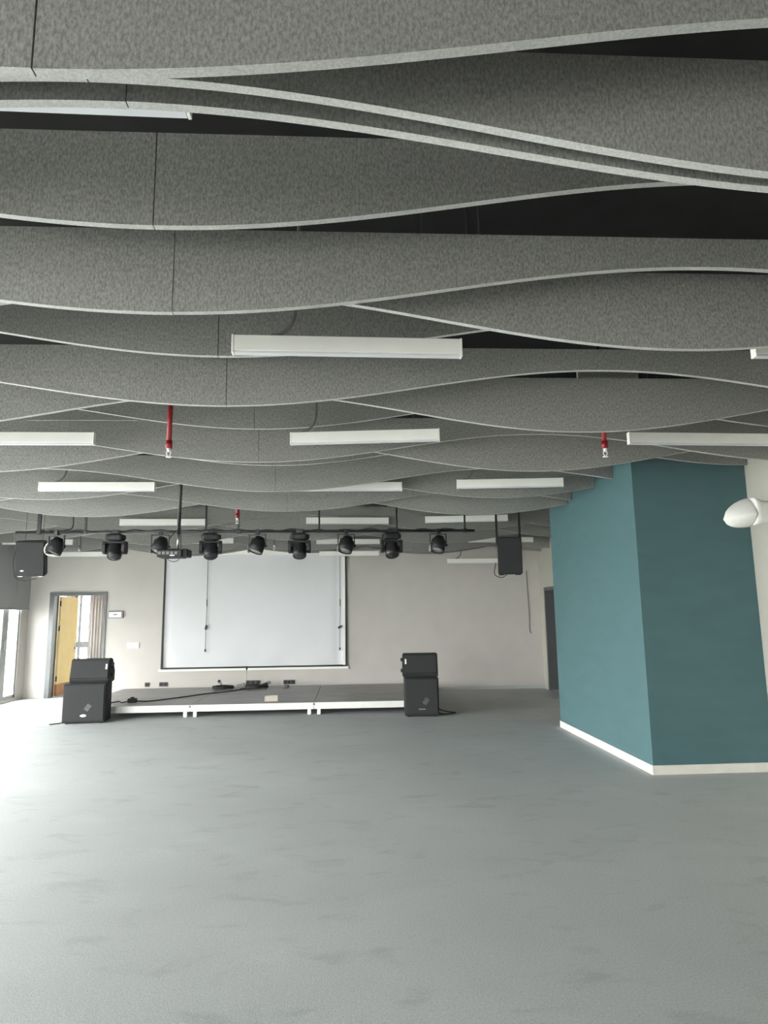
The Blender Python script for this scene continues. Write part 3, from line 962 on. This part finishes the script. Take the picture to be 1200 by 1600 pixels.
# ------------------------------------------------------------------ stage
ST0, ST1, SY0, SY1, SZT = -4.37, 1.38, 10.72, 13.45, 0.178
stg = thing('stage', 'low stage of three joined platforms with white frame', 'stage', (0, 0, 0))
for k in range(3):
    xa = ST0 + (ST1 - ST0) * k / 3
    xb = ST0 + (ST1 - ST0) * (k + 1) / 3
    dk = obj('deck', bx(NB(), xa + 0.004, xb - 0.004, SY0 + 0.012, SY1, SZT - 0.03, SZT, bevel=0.003), 'stage', stg)
    fr = NB()
    bx(fr, xa + 0.003, xb - 0.003, SY0, SY0 + 0.0115, SZT - 0.095, SZT + 0.004)
    bx(fr, xa + 0.003, xa + 0.04, SY0 + 0.012, SY1, SZT - 0.095, SZT - 0.031)
    bx(fr, xb - 0.04, xb - 0.003, SY0 + 0.012, SY1, SZT - 0.095, SZT - 0.031)
    bx(fr, xa + 0.041, xb - 0.041, SY1 - 0.04, SY1, SZT - 0.095, SZT - 0.031)
    obj('frame', fr, 'stagewhite', stg)
    for x in (xa + 0.075, xb - 0.075):
        for y in (SY0 + 0.04, SY1 - 0.10):
            lg = obj('leg', bx(NB(), x - 0.027, x + 0.027, y - 0.027, y + 0.027, 0.0, SZT - 0.031, bevel=0.004), 'stagewhite', stg)
    if k < 2:
        obj('joint_bolt', cyl(NB(), (xb, SY0 - 0.006, SZT - 0.02), (xb, SY0 + 0.004, SZT - 0.02), 0.016, seg=12), 'frame', stg)


# ------------------------------------------------------------------ floor speakers
def subwoofer(lab, x, y, rz, w, h, d, badge):
    s = thing('subwoofer', lab, 'subwoofer', (x, y, 0), rz, 'subwoofers on the floor')
    b = NB()
    bx(b, -w / 2, w / 2, 0, d, 0.012, h, bevel=0.012)
    cab = obj('cabinet', b, 'cab', s)
    obj('grille', bx(NB(), -w / 2 + 0.02, w / 2 - 0.02, -0.012, 0.002, 0.045, h - 0.025, bevel=0.004), 'grille', s)
    b = NB()
    bx(b, -0.035, 0.035, -0.0035, 0.0, -0.05, 0.05, Matrix.Translation((0.06, -0.012, h * 0.40)) @ Matrix.Rotation(0.6, 4, 'Y'), bevel=0.002)
    obj('glint_patch', b, 'outlet', s)  # small grey diamond standing in for a glint on the grille
    if badge == 'oval':
        b = lathe(NB(), [(0.045, 0), (0.04, 0.004)], (0, -0.013, 0.115), (0, -1, 0), 24)
        bmesh.ops.scale(b, vec=(1, 1, 0.42), verts=b.verts, space=Matrix.Translation((0, 0, -0.115)))
        obj('badge', b, 'badge', s)
    else:
        obj('badge', bx(NB(), -0.05, 0.05, -0.017, -0.012, 0.105, 0.12, bevel=0.002), 'gelfront', s)
    for sx in (-1, 1):
        for yy in (0.05, d - 0.05):
            obj('foot', cyl(NB(), (sx * (w / 2 - 0.06), yy, 0), (sx * (w / 2 - 0.06), yy, 0.013), 0.025, seg=12), 'black', s)
        b = NB()
        bx(b, sx * (w / 2 + 0.001) - 0.003, sx * (w / 2 + 0.001) + 0.003, d * 0.35, d * 0.65, h * 0.55, h * 0.7, bevel=0.002)
        obj('handle', b, 'black', s)
    return s


def wedge(lab, x, y, z, rz, w, h, d, bx_, flip):
    s = thing('stage_monitor', lab, 'loudspeaker', (x, y, z), rz, 'wedge monitors on the subwoofers')
    b = NB()
    prism(b, [(0.0, 0.0), (-0.02, 0.06), (0.05, h), (d * 0.55, h), (d, h * 0.45), (d, 0.0)], 'x', -w / 2, w / 2)
    bmesh.ops.bevel(b, geom=list(b.edges), offset=0.014, segments=2, affect='EDGES')
    cab = obj('cabinet', b, 'cab', s)
    sl = (0.05 + 0.02) / (h - 0.06)
    b = NB()
    R = Matrix.Translation((0, -0.02, 0.06)) @ Matrix.Rotation(-math.atan(sl), 4, 'X')
    bx(b, -w / 2 + 0.02, w / 2 - 0.02, -0.010, 0.004, 0.012, h - 0.085, R, bevel=0.003)
    g = obj('grille', b, 'grille', s)
    b = NB()
    bx(b, bx_ - 0.013, bx_ + 0.013, -0.015, -0.0095, (h - 0.085) * 0.52, (h - 0.085) * 0.80, R, bevel=0.002)
    obj('badge', b, 'badge', g)
    for zz in (0.075, 0.24):
        obj('handle', bx(NB(), flip * (w / 2 + 0.014) - 0.018, flip * (w / 2 + 0.014) + 0.016, 0.08, 0.14, zz, zz + 0.05, bevel=0.006), 'black', cab)
    return s


subwoofer('black subwoofer on the floor before the yellow door', -3.905, 10.30, 0.10, 0.60, 0.575, 0.37, 'oval')
wedge('black wedge monitor stacked on the left subwoofer', -3.875, 10.38, 0.575, 0.06, 0.57, 0.355, 0.30, 0.235, 1)
sb = subwoofer('black subwoofer on the floor at the right stage end', 1.112, 10.24, -0.04, 0.515, 0.57, 0.42, 'bar')
wedge('black wedge monitor stacked on the right subwoofer', 1.105, 10.30, 0.57, -0.04, 0.535, 0.362, 0.34, -0.225, -1)
b = NB()
tube(b, [(1.39, 10.5, 0.09), (1.45, 10.52, 0.05), (1.58, 10.55, 0.02), (1.66, 10.5, 0.012), (1.55, 10.42, 0.012), (1.44, 10.40, 0.012), (1.41, 10.55, 0.012)], 0.009, seg=6)
tag(obj('power_cable', b, 'cable'), 'black cable looped on the floor beside the right subwoofer', 'cable')
b = NB()
tube(b, [(-4.36, 10.24, 0.008), (-4.30, 10.30, 0.008), (-4.25, 10.33, 0.008), (-4.24, 10.44, 0.008)], 0.007, seg=6)
tag(obj('power_cable', b, 'cable'), 'short dark cable end on the floor left of the left subwoofer', 'cable')

# ------------------------------------------------------------------ things on the stage
DZT = SZT
ps = thing('power_strip', 'small black power box on the stage beside the left subwoofer', 'power strip', (-3.50, 11.25, DZT), 0.15)
obj('body', bx(NB(), -0.07, 0.07, -0.05, 0.05, 0.0, 0.065, bevel=0.01), 'black', ps)
obj('plug', bx(NB(), -0.03, 0.03, -0.02, 0.02, 0.065, 0.085, bevel=0.005), 'cable', ps)
b = tube(NB(), [(-3.43, 11.26, DZT + 0.02), (-3.25, 11.32, DZT + 0.009), (-2.9, 11.7, DZT + 0.009), (-2.55, 12.2, DZT + 0.009), (-2.2, 12.5, DZT + 0.009), (-1.95, 12.95, DZT + 0.009)], 0.009, seg=6)
tag(obj('extension_cable', b, 'cable'), 'black extension cable running across the stage to the mic stand', 'cable')
b = tube(NB(), [(-3.57, 11.25, DZT + 0.02), (-3.66, 11.20, DZT + 0.009), (-3.74, 11.36, DZT + 0.009), (-3.85, 11.2, DZT + 0.009), (-3.95, 11.36, DZT + 0.009), (-4.1, 11.3, DZT + 0.009)], 0.008, seg=6)
tag(obj('extension_cable', b, 'cable'), 'wavy black cable between the power box and the left subwoofer', 'cable')
bxo = thing('cardboard_box', 'small open brown box near the front edge of the stage', 'box', (-1.24, 11.05, DZT), 0.05)
b = NB()
bx(b, -0.105, 0.105, -0.05, 0.05, 0, 0.006)
bx(b, -0.105, 0.105, -0.05, -0.045, 0.006, 0.085)
bx(b, -0.105, 0.105, 0.045, 0.05, 0.006, 0.085)
bx(b, -0.105, -0.10, -0.045, 0.045, 0.006, 0.085)
bx(b, 0.10, 0.105, -0.045, 0.045, 0.006, 0.085)
obj('tray', b, 'card', bxo)
obj('contents', bx(NB(), -0.09, 0.085, -0.04, 0.04, 0.006, 0.07, bevel=0.01), 'cable', bxo)
# mic stand and the cable heap around it
ms = thing('microphone_stand', 'thin microphone stand rising from the cable heap on stage', 'microphone stand', (-1.93, 13.0, DZT))
obj('base', lathe(NB(), [(0.12, 0.0), (0.12, 0.014), (0.04, 0.028), (0.014, 0.03)], (0, 0, 0), (0, 0, 1), 24), 'black', ms)
obj('pole', cyl(NB(), (0, 0, 0.028), (0, 0, 0.36), 0.008, seg=10), 'steel', ms)
obj('clip', cyl(NB(), (0, 0, 0.355), (0, 0, 0.42), 0.016, 0.02, seg=10), 'black', ms)
for k, (x0, y0, n, rr, lab) in enumerate(((-2.35, 12.95, 26, 0.22, 'flat tangle of black cable left of the mic stand'), (-1.72, 12.95, 30, 0.24, 'black cable tangle right of the mic stand'),
                                         (-1.20, 13.05, 16, 0.07, 'small coil of grey cable right of the cable tangle'))):
    p = []
    for i in range(n):
        t = i * 1.15
        p.append((x0 + rr * (0.75 + 0.3 * math.sin(i * 2.3)) * math.cos(t), y0 + rr * 0.55 * math.sin(t), DZT + 0.012 + 0.0022 * i + 0.006 * abs(math.sin(i))))
    tag(obj('cable_coil', tube(NB(), p, 0.010 if k < 2 else 0.013, seg=6, n=5), 'cable' if k < 2 else 'conduit'), lab, 'cable', 'cable heaps on the stage')
for k, (x, y, rz, lab) in enumerate(((-2.42, 13.1, 2.2, 'grey microphone lying tilted at the left of the cable heap'), (-1.60, 13.05, 0.6, 'grey microphone lying on the right cable tangle'),
                                     (-2.04, 12.9, -0.7, 'small grey microphone lying at the foot of the mic stand'))):
    m_ = thing('microphone', lab, 'microphone', (x, y, DZT + 0.085), rz, 'microphones in the cable heap')
    obj('body', lathe(NB(), [(0.014, -0.09), (0.017, -0.02), (0.022, 0.07)], (0, 0, 0), (1, 0, 0.5 if k == 0 else 0.15), 14), 'conduit', m_)
    obj('mesh_head', lathe(NB(), [(0.022, 0.07), (0.03, 0.09), (0.03, 0.115), (0.015, 0.135), (0.0, 0.138)], (0, 0, 0), (1, 0, 0.5 if k == 0 else 0.15), 14), 'gelfront' if k else 'black', m_)

# ------------------------------------------------------------------ white loudspeaker on the cream wall
wl = thing('wall_speaker', 'white rounded wall loudspeaker bracketed to the cream wall', 'loudspeaker', (XR, 5.55, 2.36))
b = NB()
# cross-sections along -X: (x, half width in y, z low, z high)
secs = [(-0.06, 0.06, -0.050, 0.060), (-0.22, 0.085, -0.075, 0.080), (-0.43, 0.115, -0.108, 0.100), (-0.455, 0.118, -0.112, 0.115), (-0.497, 0.125, -0.120, 0.122)]
rings = []
for x, hw, zl, zh in secs:
    ring = []
    for k in range(20):
        t = 2 * PI * k / 20
        c, s = math.cos(t), math.sin(t)
        sgn = lambda v: (abs(v) ** 0.55) * (1 if v >= 0 else -1)
        ring.append(b.verts.new((x, hw * sgn(c), (zl + zh) / 2 + (zh - zl) / 2 * sgn(s))))
    rings.append(ring)
for k in range(len(rings) - 1):
    for i in range(20):
        j = (i + 1) % 20
        f = b.faces.new((rings[k][i], rings[k][j], rings[k + 1][j], rings[k + 1][i]))
        f.smooth = True
b.faces.new(rings[0][::-1])
b.faces.new(rings[-1])
cab = obj('cabinet', b, 'ivory', wl)
b = NB()
rings = []
for q in range(11):
    u = q / 10.0
    x = -0.50 - 0.235 * u
    kt = math.sqrt(max(1 - u ** 1.7, 0.0))            # upper curve
    kb = math.sqrt(max(1 - u ** 2.6, 0.0))            # lower curve
    zr = -0.030 - 0.030 * u                            # ridge on each flank
    hw = max(0.130 * (1 - u ** 2.0), 0.008)
    zt, zl = zr + max((0.128 + 0.030) * kt, 0.008), zr - max((0.128 - 0.030) * kb, 0.008)
    ring = []
    for k in range(24):
        t = 2 * PI * k / 24
        c, s = math.cos(t), math.sin(t)
        pw = lambda v, e: (abs(v) ** e) * (1 if v >= 0 else -1)
        ring.append(b.verts.new((x, hw * pw(c, 1.5), zr + (zt - zr if s >= 0 else zr - zl) * pw(s, 1.45))))
    rings.append(ring)
for k in range(len(rings) - 1):
    for i in range(24):
        j = (i + 1) % 24
        f = b.faces.new((rings[k][i], rings[k][j], rings[k + 1][j], rings[k + 1][i]))
        f.smooth = True
b.faces.new(rings[0][::-1])
b.faces.new(rings[-1])
obj('front_cover', b, 'ivory', wl)
obj('wall_bracket', bx(NB(), -0.07, -0.0005, -0.05, 0.05, -0.08, 0.09, bevel=0.006), 'ivory', wl)

# scrap on the floor
b = NB()
bmesh.ops.create_icosphere(b, subdivisions=2, radius=0.016)
for v in b.verts:
    v.co *= random.uniform(0.7, 1.2)
    v.co.z *= 0.6
sp = obj('paper_scrap', b, 'debris')
sp.location = (0.335, 2.375, 0.009)
tag(sp, 'tiny crumpled white scrap lying on the near floor', 'scrap')
